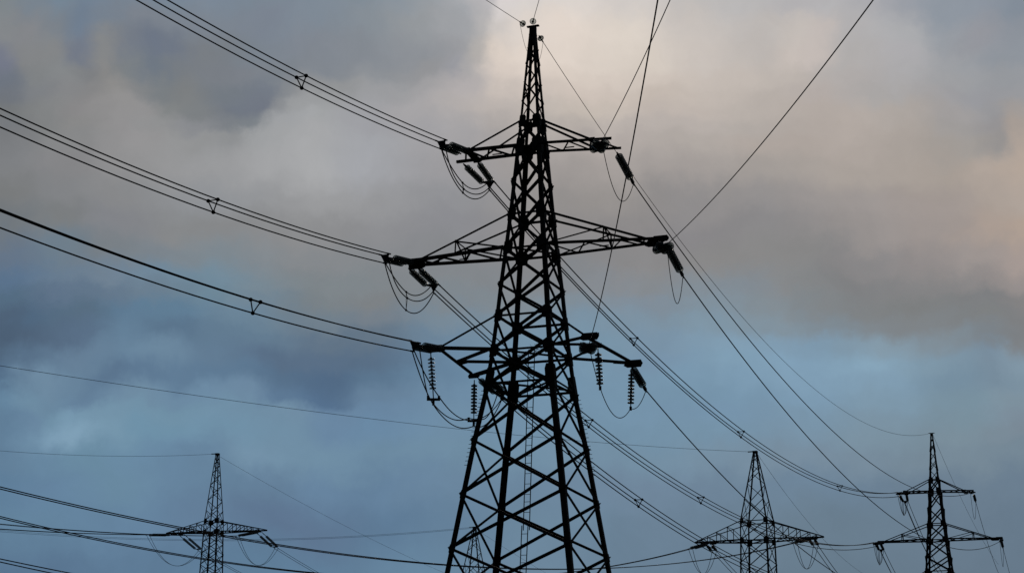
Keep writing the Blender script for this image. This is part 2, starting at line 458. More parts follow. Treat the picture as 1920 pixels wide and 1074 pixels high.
def local(base, rz, p):
    c, s = math.cos(rz), math.sin(rz)
    return Vector((base[0] + c * p[0] - s * p[1], base[1] + s * p[0] + c * p[1], p[2]))


# ------------------------------------------------------------------ ground (below the frame)
def ground():
    mb = MB()
    n, half = 60, 2400.0
    g = [-half + 2 * half * i / n for i in range(n + 1)]
    for y in g:
        for x in g:
            r = math.hypot(x, y)
            z = 0.0 if r < 420 else 1.2 * math.sin(x * 0.011) * math.cos(y * 0.009) - 1.2
            mb.v.append((x, y, z))
    for j in range(n):
        for i in range(n):
            a = j * (n + 1) + i
            mb.f.append((a, a + 1, a + n + 2, a + n + 1))
    m = material('meadow', (0.035, 0.045, 0.018), 0.95, vary=0.5, scale=0.4)
    tag(mb.build('ground', m), kind='structure')


ground()

# ------------------------------------------------------------------ the big angle tower with three tiers of arms
TH = R(-20.67)
MAIN = (0.828, 69.0)
FAR = (40.0, 162.0)
T_FAR = TH

WZ = [(0.0, 3.90), (9.88, 2.468), (12.03, 2.158), (14.23, 1.838), (16.57, 1.452), (17.95, 1.305), (19.43, 1.165),
      (20.80, 1.055), (22.35, 0.905), (23.87, 0.768), (25.35, 0.655), (26.89, 0.535), (28.07, 0.425), (32.5, 0.11)]


def half_width(z, table):
    for (z0, w0), (z1, w1) in zip(table, table[1:]):
        if z <= z1:
            return w0 + (w1 - w0) * (z - z0) / (z1 - z0)
    return table[-1][1]


CORNERS = [(-1, -1), (-1, 1), (1, 1), (1, -1)]


def corner(k, z, table):
    w = half_width(z, table)
    sx, sy = CORNERS[k % 4]
    return Vector((sx * w, sy * w, z))


def face_normal(k):     # inward normal of the face between corners k and k+1
    a = Vector(CORNERS[k] + (0,))
    b = Vector(CORNERS[(k + 1) % 4] + (0,))
    return -(a + b).normalized()


def legs(root, table, cuts, sizes, mat, gussets, bolts=None):
    out = []
    for k in range(4):
        sx, sy = CORNERS[k]
        mb = MB()
        for (z0, z1), w in zip(zip(cuts, cuts[1:]), sizes):
            # follow the table's bends inside this length
            zz = [z0] + [z for z, _ in table if z0 < z < z1] + [z1]
            for a, b in zip(zz, zz[1:]):
                mb.lbar(corner(k, a, table), corner(k, b, table), (-sx, 0, 0), (0, -sy, 0), w, w * 0.1)
        leg = mb.build('leg', mat, root)
        out.append(leg)
        for z, w, up, dn in gussets:
            g = MB()
            for ax in (0, 1):
                c = corner(k, z, table)
                inward = Vector((-sx, 0, 0)) if ax == 0 else Vector((0, -sy, 0))
                nrm = Vector((0, -sy, 0)) if ax == 0 else Vector((-sx, 0, 0))
                c = c - nrm * 0.016
                ch = w * 0.22
                def at(dz, d):
                    cc = corner(k, z + dz, table) - nrm * 0.016
                    return cc + inward * d
                pts = [at(up, -0.005), at(up, w - ch), at(up * 0.68, w), at(-dn * 0.62, w), at(-dn, w - ch), at(-dn, -0.005)]
                g.plate(pts, nrm, 0.016)
            g.build('gusset_plate', mat, leg)
        if bolts and k in bolts[2]:
            z = bolts[0]
            i = 0
            while z < bolts[1]:
                c = corner(k, z, table)
                dv = Vector((sx, 0, 0)) if i % 2 else Vector((0, sy, 0))
                dv = Vector((sx, 0, 0)) if bolts[3] == 'x' else dv
                b = MB()
                b.tube([c - dv * 0.02, c + dv * 0.11], 0.012, 5)
                b.build('step_bolt', mat, leg)
                z += 0.17
                i += 1
    return out


def face_bracing(root, table, levels, mat, w=0.09, single_from=None, wtop=0.06):
    for k in range(4):
        mb = MB()
        n = face_normal(k)
        for i, (a, b) in enumerate(zip(levels, levels[1:])):
            ww = w if a < 27 else wtop
            if single_from is not None and a >= single_from:
                p, q = ((k, k + 1) if (i + k) % 2 == 0 else (k + 1, k))
                mb.abar(corner(p, a, table), corner(q, b, table), ww, 0.008, n, 0.012)
            else:
                mb.abar(corner(k, a, table), corner(k + 1, b, table), ww, 0.009, n, 0.012)
                mb.abar(corner(k + 1, a, table), corner(k, b, table), ww, 0.009, -n, -0.012)
        mb.build('face_bracing', mat, root)


def ring(root, table, z, mat, w=0.09, cross=False):
    mb = MB()
    for k in range(4):
        mb.abar(corner(k, z, table), corner(k + 1, z, table), w, 0.009, face_normal(k), 0.03)
    if cross:
        mb.abar(corner(1, z, table), corner(3, z, table), w, 0.009, (0, 0, -1), 0.02)
        mb.abar(corner(0, z, table), corner(2, z, table), w, 0.009, (0, 0, 1), 0.04)
    mb.build('ring_beam', mat, root)


def tip_plate(mb, c, half, h, normal):
    """six-sided plate standing on edge"""
    c, half = Vector(c), Vector(half)
    z = Vector((0, 0, h))
    mb.plate([c - half - z * 0.4, c - half * 0.6 - z, c + half * 0.8 - z, c + half, c + half * 0.8 + z, c - half * 0.6 + z], normal, 0.02)


class PlateSet(MB):
    """every plate added becomes a mesh of its own"""
    def __init__(self):
        super().__init__()
        self.done = []

    def plate(self, pts, nrm, t=0.014):
        m = MB()
        MB.plate(m, pts, nrm, t)
        self.done.append(m)

    def build(self, name, mat, parent):
        for m in self.done:
            m.build(name, mat, parent)


# arms of the anchor tower: (side, near x, near y, far x, far y, tip z)
ARM = dict(UL=(-1, 2.85, -0.58, 3.73, 0.62, 26.92), UR=(1, 3.58, -0.30, 3.62, 0.95, 26.80),
           ML=(-1, 5.55, -0.24, 5.75, 0.32, 22.35), MR=(1, 5.88, 0.0, 5.5, 0.42, 22.33),
           LL=(-1, 3.20, -2.15, 3.72, 2.95, 17.95), LR=(1, 3.02, -2.10, 3.44, 2.88, 17.95))


def arm_upper(root, key, mat, W):
    s, nx, ny, fx, fy, tz = ARM[key]
    zc, zt = 26.89, 28.07
    wc, wt = half_width(zc, W), half_width(zt, W)
    N0, F0 = Vector((s * wc, -wc, zc)), Vector((s * wc, wc, zc))
    N1, F1 = Vector((s * nx, ny, tz)), Vector((s * fx, fy, tz))
    mb = MB()
    mb.abar(N0, N1, 0.125, 0.011, (0, 0, 1))
    mb.abar(F0, F1, 0.115, 0.011, (0, 0, 1))
    def on(a, b, x):
        t = (x - abs(a.x)) / (abs(b.x) - abs(a.x))
        return a.lerp(b, t)
    up = Vector((0, 0, 1))
    xs = [0.62, 1.15, 1.75, 2.3, 2.72]
    for i, (a, b) in enumerate(zip(xs, xs[1:])):
        p, q = (on(N0, N1, a), on(F0, F1, b)) if i % 2 == 0 else (on(F0, F1, a), on(N0, N1, b))
        mb.abar(p, q, 0.07, 0.008, up, 0.01)
    mb.abar(on(N0, N1, 2.72), on(F0, F1, 2.72), 0.1, 0.009, up, 0.012)
    mb.abar(on(N0, N1, min(2.8, nx)), on(F0, F1, min(nx + 0.45, fx - 0.1)), 0.08, 0.008, up, 0.014)
    # tie rods
    ry = 0.028
    mb.abar((s * wt, -wt, zt), on(N0, N1, 2.72) + up * 0.06, 0.085, 0.008, (0, 1, 0))
    mb.abar((s * wt, wt, zt), on(F0, F1, 2.60) + up * 0.06, 0.085, 0.008, (0, 1, 0))
    # climber's step iron laid across the lacing
    c = on(N0, N1, 1.6).lerp(on(F0, F1, 1.6), 0.5)
    mb.box(c - up * 0.03, (0.22, 0, 0), (0, 0.02, 0), (0, 0, 0.02))
    arm = mb.build('cross_arm', mat, root)
    g = PlateSet()
    tip_plate(g, on(N0, N1, 2.74) + up * 0.05, Vector((s * 0.17, 0, 0)), 0.14 if s < 0 else 0.09, (0, 1, 0))
    tip_plate(g, on(F0, F1, 2.74) + up * 0.02, Vector((s * 0.22, 0, 0)), 0.11, (0, 1, 0))
    if s < 0:
        g.plate([on(N0, N1, 2.55) , on(N0, N1, 2.85), on(F0, F1, 2.95), on(F0, F1, 2.5)], up, 0.014)
    g.build('tip_plate', mat, arm)


def arm_middle(root, key, mat, W):
    s, nx, ny, fx, fy, tz = ARM[key]
    zc, zt = 22.35, 23.87
    wc, wt = half_width(zc, W), half_width(zt, W)
    N0, F0 = Vector((s * wc, -wc, zc)), Vector((s * wc, wc, zc))
    N1, F1 = Vector((s * nx, ny, tz)), Vector((s * fx, fy, tz))
    up = Vector((0, 0, 1))
    mb = MB()
    mb.abar(N0, N1, 0.13, 0.011, up)
    mb.abar(F0, F1, 0.12, 0.011, up)
    def on(a, b, x):
        return a.lerp(b, (x - abs(a.x)) / (abs(b.x) - abs(a.x)))
    xs = [1.0, 1.75, 2.5, 3.3, 3.95, 4.5, 4.95]
    for i, (a, b) in enumerate(zip(xs, xs[1:])):
        p, q = (on(N0, N1, a), on(F0, F1, b)) if i % 2 == 0 else (on(F0, F1, a), on(N0, N1, b))
        mb.abar(p, q, 0.07, 0.008, up, 0.012)
    nt, ft = on(N0, N1, 5.0) + up * 0.06, on(F0, F1, 4.85) + up * 0.06
    nr, fr = Vector((s * wt, -wt, zt)), Vector((s * wt, wt, zt))
    mb.abar(nr, nt, 0.085, 0.008, (0, 1, 0))
    mb.abar(fr, ft, 0.085, 0.008, (0, 1, 0))
    np_, fp = on(nr, nt, 3.25), on(fr, ft, 3.25)
    nb, fb = on(N0, N1, 3.25), on(F0, F1, 3.25)
    for a, b in ((np_, nb), (fp, fb), (np_, fp)):
        mb.abar(a, b, 0.065, 0.007, (0, 1, 0) if a is not np_ or b is not fp else up, 0.01)
    mb.abar(np_, N0 + up * 0.06, 0.06, 0.007, (0, 1, 0), 0.012)
    mb.abar(fp, F0 + up * 0.06, 0.06, 0.007, (0, 1, 0), 0.012)
    mb.abar(np_, fb, 0.05, 0.007, (1, 0, 0), 0.01)
    c = on(N0, N1, 3.1).lerp(on(F0, F1, 3.1), 0.55)
    mb.box(c + up * 0.02, (0.2, 0, 0), (0, 0.02, 0), (0, 0, 0.02))
    arm = mb.build('cross_arm', mat, root)
    g = PlateSet()
    tip_plate(g, on(N0, N1, nx - 0.36) + up * 0.03, Vector((s * 0.4, 0, 0)), 0.13, (0, 1, 0))
    tip_plate(g, on(F0, F1, fx - 0.36) + up * 0.0, Vector((s * 0.4, 0, 0)), 0.12, (0, 1, 0))
    g.plate([N1, F1, on(F0, F1, fx - 0.8), on(N0, N1, nx - 0.8)], up, 0.014)
    g.build('tip_plate', mat, arm)


def arm_lower(root, key, mat, W):
    s, nx, ny, fx, fy, tz = ARM[key]
    zc, zt = 17.95, 19.43
    wc, wt = half_width(zc, W), half_width(zt, W)
    N0, F0 = Vector((s * wc, -wc, zc)), Vector((s * wc, wc, zc))
    N1, F1 = Vector((s * nx, ny, tz)), Vector((s * fx, fy, tz))
    up = Vector((0, 0, 1))
    mid = N1.lerp(F1, 0.5 if s < 0 else 0.3)
    mb = MB()
    mb.abar(N0, N1, 0.13, 0.011, up)
    mb.abar(F0, F1, 0.125, 0.011, up)
    mb.abar(N1, F1, 0.16, 0.012, up, 0.012)                  # the long end beam
    mb.abar(N0, mid, 0.11, 0.010, up, 0.02)
    mb.abar(F0, mid, 0.11, 0.010, up, 0.03)
    mb.abar((s * wt, -wt, zt), N1 + up * 0.08, 0.085, 0.008, (0, 1, 0))
    # outward stub that carries the near strings
    mb.abar(N1, N1 + Vector((s * 0.55, -0.1, 0)), 0.14, 0.011, up, 0.02)
    arm = mb.build('cross_arm', mat, root)
    g = PlateSet()
    tip_plate(g, N1 + Vector((s * 0.14, -0.02, 0.04)), Vector((s * 0.42, 0, 0)), 0.15, (0, 1, 0))
    tip_plate(g, F1 + Vector((s * 0.02, 0.02, 0.02)), Vector((s * (0.42 if s > 0 else 0.28), 0, 0)), 0.16 if s > 0 else 0.1, (0, 1, 0))
    d = (F1 - N1).normalized()
    g.plate([mid - d * 0.35, mid + d * 0.35, mid + Vector((-s * 0.42, 0.1, 0)), mid + Vector((-s * 0.3, -0.3, 0))], up, 0.014)
    g.plate([F1 - d * 0.5, F1 + d * 0.12, F1 + Vector((-s * 0.75, -0.35, 0)), F1 + Vector((-s * 0.5, -0.6, 0))], up, 0.014)
    g.build('tip_plate', mat, arm)


def ladder(root, x0, x1, z0, z1, mat):
    lad = MB()
    for side in (-0.13, 0.13):
        lad.lbar((x0 + side, 0.0, z0), (x1 + side, 0.0, z1), (1, 0, 0), (0, 1, 0), 0.04, 0.006)
    o = lad.build('ladder', mat, root)
    z = z0 + 0.3
    while z < z1 - 0.1:
        x = x0 + (x1 - x0) * (z - z0) / (z1 - z0)
        r = MB()
        r.tube([(x - 0.12, 0.02, z), (x + 0.15, 0.02, z)], 0.012, 5)
        r.build('rung', mat, o)
        z += 0.42 if random.random() > 0.25 else 0.3


def anchor_tower(base, rz, mat):
    root = empty('lattice_pylon', (base[0], base[1], 0), rz)
    W = WZ
    rings_ = [16.57, 17.95, 19.43, 22.35, 23.87, 26.89, 28.07]
    gus = [(9.88, 0.24, 0.16, 0.16), (12.03, 0.24, 0.16, 0.16), (14.23, 0.24, 0.17, 0.17), (7.6, 0.24, 0.16, 0.16)]
    gus += [(16.57, 0.34, 0.66, 0.34), (17.95, 0.34, 0.27, 0.27), (19.43, 0.32, 0.27, 0.25), (20.8, 0.2, 0.13, 0.13),
            (22.35, 0.38, 0.3, 0.26), (23.87, 0.33, 0.27, 0.29), (25.35, 0.16, 0.14, 0.14), (26.89, 0.36, 0.4, 0.3), (28.07, 0.27, 0.26, 0.28)]
    legs(root, W, [0.0, 16.57, 26.89, 32.5], [0.215, 0.175, 0.105], mat, gus, (13.2, 16.4, (0, 2), 'x'))
    face_bracing(root, W, [0.15, 2.7, 5.25, 7.6, 9.88, 12.03, 14.23, 16.45, 17.95, 19.43, 20.8, 22.35, 23.87, 25.35, 26.89, 28.07], mat, 0.11)
    pk = empty('peak', (0, 0, 0), 0)
    bpy.data.objects.remove(pk)
    tip = MB()
    lv = [28.07, 29.0, 29.9, 30.75, 31.5, 32.15]
    for k in range(4):
        n = face_normal(k)
        for i, (a, b) in enumerate(zip(lv, lv[1:])):
            p, q = ((k, k + 1) if i % 2 == 0 else (k + 1, k))
            tip.abar(corner(p, a, W), corner(q, b, W), 0.055, 0.007, n, 0.012)
            if i in (1, 3):
                tip.abar(corner(q, a, W), corner(p, b, W), 0.055, 0.007, -n, -0.012)
    tip.build('peak_bracing', mat, root)
    cap = MB()
    cap.box((0, 0, 32.38), (0.125, 0, 0), (0, 0.125, 0), (0, 0, 0.12))
    cap.box((0, 0, 32.53), (0.27, 0, 0), (0, 0.07, 0), (0, 0, 0.025))
    cap.build('peak_cap', mat, root)
    for z in rings_:
        ring(root, W, z, mat, 0.09, cross=z in (16.57, 17.95, 22.35))
    for k in ('UL', 'UR'):
        arm_upper(root, k, mat, W)
    for k in ('ML', 'MR'):
        arm_middle(root, k, mat, W)
    for k in ('LL', 'LR'):
        arm_lower(root, k, mat, W)
    ladder(root, -0.62, -0.28, 2.2, 11.0, mat)
    ladder(root, -0.22, -0.02, 10.8, 18.2, mat)
    return root


pylon = anchor_tower(MAIN, TH, M_STEEL)
tag(pylon, 'tallest black steel lattice pylon in the middle with three tiers of arms', 'pylon', 'lattice pylons')
pylon2 = copy_tree(pylon)
pylon2.location = (FAR[0], FAR[1], 0)
tag(pylon2, 'distant slim pylon with stacked arms standing near the right edge', 'pylon', 'lattice pylons')

# tangle of twigs caught on the waist of the pylon
nest = MB()
for i in range(46):
    a = random.uniform(0, 2 * math.pi)
    t = random.random()
    c = local(MAIN, TH, (-1.2 + 1.9 * t, 1.15 - 1.9 * t, 18.12)) + Vector((random.gauss(0, .10), random.gauss(0, .10), random.gauss(0, .04)))
    dv = Vector((math.cos(a), math.sin(a), random.uniform(-0.2, 0.75))) * random.uniform(0.08, 0.2)
    nest.tube([c - dv, c + Vector((0, 0, 0.015)), c + dv], 0.007, 4)
nest = nest.build('twig_tangle', M_TWIG)
tag(nest, 'tangle of twigs caught on the waist bars of the tallest pylon', 'twigs')


# ------------------------------------------------------------------ the single-arm-level towers of the crossing line
def delta_tower(base, rz, mat, W, za, zt, zp, armL, armR, panel, tipz, posts, brw=0.07, legw=(0.14, 0.11), lace=1.6):
    root = empty('lattice_pylon', (base[0], base[1], 0), rz)
    legs(root, W, [0.0, za, zp], list(legw), mat,
         [(za, 0.34, 0.26, 0.26), (zt, 0.3, 0.24, 0.24), (za - panel * 2, 0.16, 0.12, 0.12), (za - panel * 4, 0.16, 0.12, 0.12)])
    lv = []
    z = za
    while z > 0.4:
        lv.append(z)
        z -= panel
    lv.append(0.15)
    lv = lv[::-1] + [zt]
    face_bracing(root, W, lv, mat, brw)
    tip = MB()
    h = zp - zt
    pl, z, i = [zt], zt, 0
    while z < zp - 0.5:
        z += max(0.34, half_width(z, W) * lace)
        pl.append(min(z, zp - 0.15))
    for k in range(4):
        n = face_normal(k)
        for i, (a, b) in enumerate(zip(pl, pl[1:])):
            p, q = ((k, k + 1) if (i + k) % 2 == 0 else (k + 1, k))
            tip.abar(corner(p, a, W), corner(q, b, W), 0.055, 0.007, n, 0.012)
            if i < 1:
                tip.abar(corner(q, a, W), corner(p, b, W), 0.05, 0.007, -n, -0.012)
    tip.build('peak_bracing', mat, root)
    cap = MB()
    w = half_width(zp, W)
    cap.box((0, 0, zp), (w + 0.03, 0, 0), (0, w + 0.03, 0), (0, 0, 0.1))
    cap.box((-w - 0.2, 0, zp + 0.06), (0.3, 0, 0), (0, 0.05, 0), (0, 0, 0.04))
    cap.build('peak_cap', mat, root)
    ring(root, W, za, mat, 0.09, True)
    ring(root, W, zt, mat, 0.08)
    up = Vector((0, 0, 1))
    for s, (reach, ytip) in ((-1, armL), (1, armR)):
        wc, wt = half_width(za, W), half_width(zt, W)
        N0, F0 = Vector((s * wc, -wc, za)), Vector((s * wc, wc, za))
        Nt, Ft = Vector((s * wt, -wt, zt)), Vector((s * wt, wt, zt))
        T = Vector((s * reach, ytip, tipz))
        mb = MB()
        for a, ww in ((N0, 0.12), (F0, 0.12)):
            mb.abar(a, T, ww, 0.01, up)
        for a in (Nt, Ft):
            mb.abar(a, T + up * 0.1, 0.08, 0.008, (0, 1, 0))
        def f(a, t):
            return a.lerp(T, t)
        ts = posts
        prev = 0.0
        for i, t in enumerate(ts):
            n_, f_, nt_, ft_ = f(N0, t), f(F0, t), f(Nt, t), f(Ft, t)
            mb.abar(n_, nt_, 0.055, 0.006, (0, 1, 0), 0.01)
            mb.abar(f_, ft_, 0.055, 0.006, (0, 1, 0), 0.01)
            mb.abar(n_, f_, 0.07, 0.007, up, 0.02)
            mb.abar(nt_, ft_, 0.05, 0.006, up, 0.02)
            mb.abar(f(N0, prev), nt_, 0.05, 0.006, (0, 1, 0), 0.02)
            mb.abar(f(F0, prev), ft_, 0.05, 0.006, (0, 1, 0), 0.02)
            a, b = (f(N0, prev), f_) if i % 2 else (f(F0, prev), n_)
            mb.abar(a, b, 0.055, 0.006, up, 0.03)
            prev = t
        arm = mb.build('cross_arm', mat, root)
        g = PlateSet()
        for t in (0.66, 0.80):
            n_, f_ = f(N0, t), f(F0, t)
            for c in (n_, f_):
                tip_plate(g, c, Vector((s * 0.34, 0, 0)), 0.10, (0, 1, 0))
        g.plate([f(N0, 0.7), f(N0, 0.86), f(F0, 0.86), f(F0, 0.7)], up, 0.012)
        g.build('tip_plate', mat, arm)
    return root


B3, R3 = (21.45, 150.0), R(-25)
W3 = [(0.0, 1.7), (20.65, 1.22), (22.32, 1.2), (28.45, 0.16)]
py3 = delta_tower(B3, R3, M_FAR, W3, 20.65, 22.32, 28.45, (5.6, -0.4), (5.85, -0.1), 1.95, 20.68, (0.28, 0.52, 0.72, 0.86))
tag(py3, 'stout pylon with a pyramid peak and one wide arm left of the right-edge pylon', 'pylon', 'lattice pylons')
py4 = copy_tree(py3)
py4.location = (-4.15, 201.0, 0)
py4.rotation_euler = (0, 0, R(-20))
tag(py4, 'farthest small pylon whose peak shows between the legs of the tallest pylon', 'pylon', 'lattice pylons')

B1, R1 = (-29.15, 170.0), R(-16)
W1 = [(0.0, 1.75), (19.8, 0.86), (23.62, 0.75), (24.72, 0.72), (31.4, 0.15)]
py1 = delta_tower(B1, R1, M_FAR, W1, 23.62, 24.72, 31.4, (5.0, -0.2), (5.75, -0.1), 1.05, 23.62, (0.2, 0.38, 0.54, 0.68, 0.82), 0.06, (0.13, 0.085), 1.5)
tag(py1, 'slender pylon with one wide arm standing alone at lower left', 'pylon', 'lattice pylons')


# ------------------------------------------------------------------ insulators
def disc_meshes(r):
    g = MB()
    g.lathe([(0, 0.016), (0.05 * r, 0.016), (0.08 * r, 0.026), (0.118 * r, 0.040), (0.134 * r, 0.062), (0.128 * r, 0.088), (0.10 * r, 0.070),
             (0.095 * r, 0.092), (0.078 * r, 0.066), (0.07 * r, 0.086), (0.05 * r, 0.060), (0, 0.060)], sides=20)
    c = MB()
    c.lathe([(0, -0.03), (0.032, -0.03), (0.05, -0.012), (0.053, 0.024), (0.04, 0.03), (0.016, 0.06), (0.016, 0.118), (0, 0.118)], sides=12)
    return g.mesh('disc', M_GLASS, True), c.mesh('iron_cap', M_IRON, True)


DISC, CAP = disc_meshes(1.08)
BIG_DISC, _ = disc_meshes(1.3)          # the right-hand circuit has wider discs
PITCH = 0.146


def add_disc(parent, p, ax, mesh=None):
    o = bpy.data.objects.new('disc', mesh or DISC)
    COL.objects.link(o)
    o.parent = parent
    rot = Vector(ax).to_track_quat('Z', 'Y').to_matrix().to_4x4()
    o.matrix_local = Matrix.Translation(p) @ rot
    c = bpy.data.objects.new('iron_cap', CAP)
    COL.objects.link(c)
    c.parent = o
    return o


def disc_row(mb, p, ax, n, r):
    for i in range(n):
        mb.lathe([(0, -0.03), (0.05, -0.02), (0.052, 0.024), (0.115 * r, 0.05), (0.132 * r, 0.078), (0.08 * r, 0.066), (0.016, 0.06), (0.016, 0.118), (0, 0.118)],
                 p + ax * (i * PITCH), ax, 10)


def tension_set(attach, ax, label, group, ndisc=10, detail=True, spread=0.45, conductors=3, link=0.22, grow=1.0, side=None, single=False, yoke_len=0.36, cat='insulator string', roll=0.0, hanger=0.0):
    """two parallel strings (or one) from the attachment points along ax, a yoke and clamps.
    attach: list of world points (one or two). Returns conductor end points."""
    ax = Vector(ax).normalized()
    up = Vector((0, 0, 1))
    e = side if side is not None else ax.cross(up).normalized()
    v = e.cross(ax).normalized()
    a0 = Vector(attach[0])
    root = empty('tension_insulator', a0)
    tag(root, label, cat, group)
    L = ndisc * PITCH * grow
    c = sum((Vector(p) for p in attach), Vector()) / len(attach)
    ends = []
    offs = [0.0] if single else [-spread / 2, spread / 2]
    for p, off in zip(attach, offs):
        p = Vector(p)
        end = c + e * off + ax * (link + L)
        d = (end - p).normalized()
        lk = MB()
        lk.tube([p - a0, p + d * link - a0], 0.034, 6)
        lk.box(p + d * link * 0.5 - a0, e * 0.035, v * 0.03, d * 0.05)
        if hanger:
            lk.tube([p - a0, p + Vector((0, 0, hanger)) - a0], 0.022, 6)
        lk.build('link', M_IRON, root)
        if detail:
            for i in range(ndisc):
                add_disc(root, p + d * (link + i * PITCH * grow) - a0, d, BIG_DISC if hanger or single else DISC)
        else:
            row = MB()
            disc_row(row, p + d * link - a0, d, int(round(ndisc * grow)), 1.0)
            row.build('disc_string', M_GLASS, root, True)
        ends.append(p + d * (link + L))
    y = sum(ends, Vector()) / len(ends)
    yk = MB()
    if single:
        yk.tube([y - a0, y + ax * 0.3 - a0], 0.03, 6)
        yk.box(y + ax * 0.26 - a0, e * 0.05, v * 0.06, ax * 0.13)
        pts = [y + ax * 0.36]
    else:
        w = spread / 2 + 0.06
        yk.plate([y - e * w - a0, y + e * w - a0, y + e * w + ax * 0.07 - a0, y + e * 0.1 + ax * 0.22 - a0, y - e * 0.1 + ax * 0.22 - a0, y - e * w + ax * 0.07 - a0], v, 0.03)
        b = y + ax * yoke_len
        if conductors == 3:
            e2, v2 = e * math.cos(roll) + v * math.sin(roll), v * math.cos(roll) - e * math.sin(roll)
            pts = [b - e2 * 0.2 + v2 * 0.14, b + e2 * 0.2 + v2 * 0.14, b - v2 * 0.24]
            yk.plate([q - a0 for q in pts], ax, 0.025)
            yk.tube([y + ax * 0.15 - a0, b - a0], 0.035, 6)
        elif conductors == 2:
            pts = [b - e * 0.2, b + e * 0.2]
            for q in pts:
                yk.tube([y + (q - b) * 0.9 - a0, q - a0], 0.022, 6)
        else:
            pts = [b]
            yk.tube([y + ax * 0.15 - a0, b - a0], 0.03, 6)
    yk.build('yoke', M_IRON, root)
    for q in pts:
        k = MB()
        k.tube([q - ax * 0.08 - a0, q + ax * 0.2 - a0], 0.036, 6)
        k.build('clamp', M_IRON, root)
    return [q + ax * 0.06 for q in pts]


def hanging_set(top, bottom, label, group, ndisc=9, yoke=False, e=Vector((1, 0, 0))):
    top, bottom = Vector(top), Vector(bottom)
    root = empty('hanging_insulator', top)
    tag(root, label, 'insulator string', group)
    d = (bottom - top).normalized()
    L = ndisc * PITCH
    lk = MB()
    lk.tube([Vector(), d * 0.22], 0.022, 6)
    lk.build('link', M_IRON, root)
    for i in range(ndisc):
        add_disc(root, d * (0.2 + i * PITCH), d)
    k = MB()
    b = bottom - top
    k.tube([d * (0.2 + L - 0.03), b], 0.022, 6)
    if yoke:
        e = Vector(e).normalized()
        k.box(b, e * 0.27, Vector((0, 0, 0.05)), e.cross(Vector((0, 0, 1))) * 0.03)
        for s in (-1, 1):
            k.box(b + e * s * 0.22 + Vector((0, 0, 0.06)), e * 0.05, Vector((0, 0, 0.09)), e.cross(Vector((0, 0, 1))) * 0.04)
        k.box(b - Vector((0, 0, 0.14)), e * 0.05, Vector((0, 0, 0.1)), e.cross(Vector((0, 0, 1))) * 0.04)
    else:
        k.box(b, (0.05, 0, 0), (0, 0.05, 0), (0, 0, 0.08))
    k.build('clamp', M_IRON, root)
    return root


def wire(name, pts, r, label, group, cat='cable', sides=6):
    mb = MB()
    mb.tube(pts, r, sides)
    o = mb.build(name, M_WIRE, None, True)
    return tag(o, label, cat, group)


def spacer(pts, label, group, arm=0.022, knob=0.075):
    """bundle spacer: rods between the cables, a clamp on each"""
    c = sum(pts, Vector()) / len(pts)
    root = empty('bundle_spacer', c)
    tag(root, label, 'spacer', group)
    n = len(pts)
    pairs = [(0, 1)] if n == 2 else [(0, 1), (1, 2), (2, 0)]
    for a, b in pairs:
        mb = MB()
        mb.tube([pts[a] - c, pts[b] - c], arm, 6)
        mb.build('rod', M_IRON, root)
    for p in pts:
        mb = MB()
        mb.lathe([(0, -knob), (knob * 0.7, -knob * 0.7), (knob, 0), (knob * 0.7, knob * 0.7), (0, knob)], p - c, (0, 0, 1), 10)
        mb.build('clamp', M_IRON, root, True)
    return root


def at_t(p, q, sag, t):
    v = Vector(p).lerp(Vector(q), t)
    v.z -= 4 * sag * t * (1 - t)
    return v


def slope_dir(p, q, sag, sign=1):
    """unit tangent at p of the hanging wire towards q"""
    p, q = Vector(p), Vector(q)
    d = q - p
    d.z -= 4 * sag
    return d.normalized()


ml = lambda x, y, z: local(MAIN, TH, (x, y, z))
fl = lambda x, y, z: local(FAR, T_FAR, (x, y, z))

TIER = {'U': 'highest', 'M': 'middle', 'L': 'lowest'}
POS3 = ['left', 'right', 'bottom']
R_NEAR, R_FAR, R_EARTH = 0.026, 0.028, 0.013

# ---- left circuit: three-wire bundles coming in from the upper left, and going on to the right-edge pylon
az = R(25)
dn = Vector((-math.sin(az), -math.cos(az), 0))
u2 = Vector((FAR[0] - MAIN[0], FAR[1] - MAIN[1], 0)).normalized()
a2 = R(19)
u3 = Vector((math.sin(a2), math.cos(a2), 0))          # onwards behind the right-edge pylon
NEAR_L = {'U': (-2.82, -0.60, 26.86, 6.47, 4.97, 0.1241), 'M': (-5.42, -0.25, 22.30, 6.74, 5.04, 0.1401), 'L': (-3.15, -2.20, 17.90, 6.57, 4.54, 0.1281)}
FAR_L = {'U': ((-3.40, 0.60, 26.84), (-2.72, 0.52, 26.84), 4.10, (0.2032, 0.4244, 0.7287)),
         'M': ((-5.76, 0.32, 22.28), (-5.36, 0.38, 22.28), 3.84, (0.2022, 0.4154)),
         'L': ((-3.55, 3.0, 17.86), (-3.1, 2.9, 17.86), 3.34, (0.2052,))}
END_L = {'U': (-2.85, -0.6, 26.86), 'M': (-5.35, -0.3, 22.3), 'L': (-3.6, -2.3, 17.9)}
ROLL = {'U': 0.0, 'M': 0.0, 'L': R(18)}
JUMP_SAG = {'U': (1.3, 0.95, 1.15), 'M': (1.3, 0.98, 1.5), 'L': None}
LOOP = [Vector((-0.22, 0.1, 0)), Vector((0.12, 0.1, 0)), Vector((-0.05, -0.2, 0))]
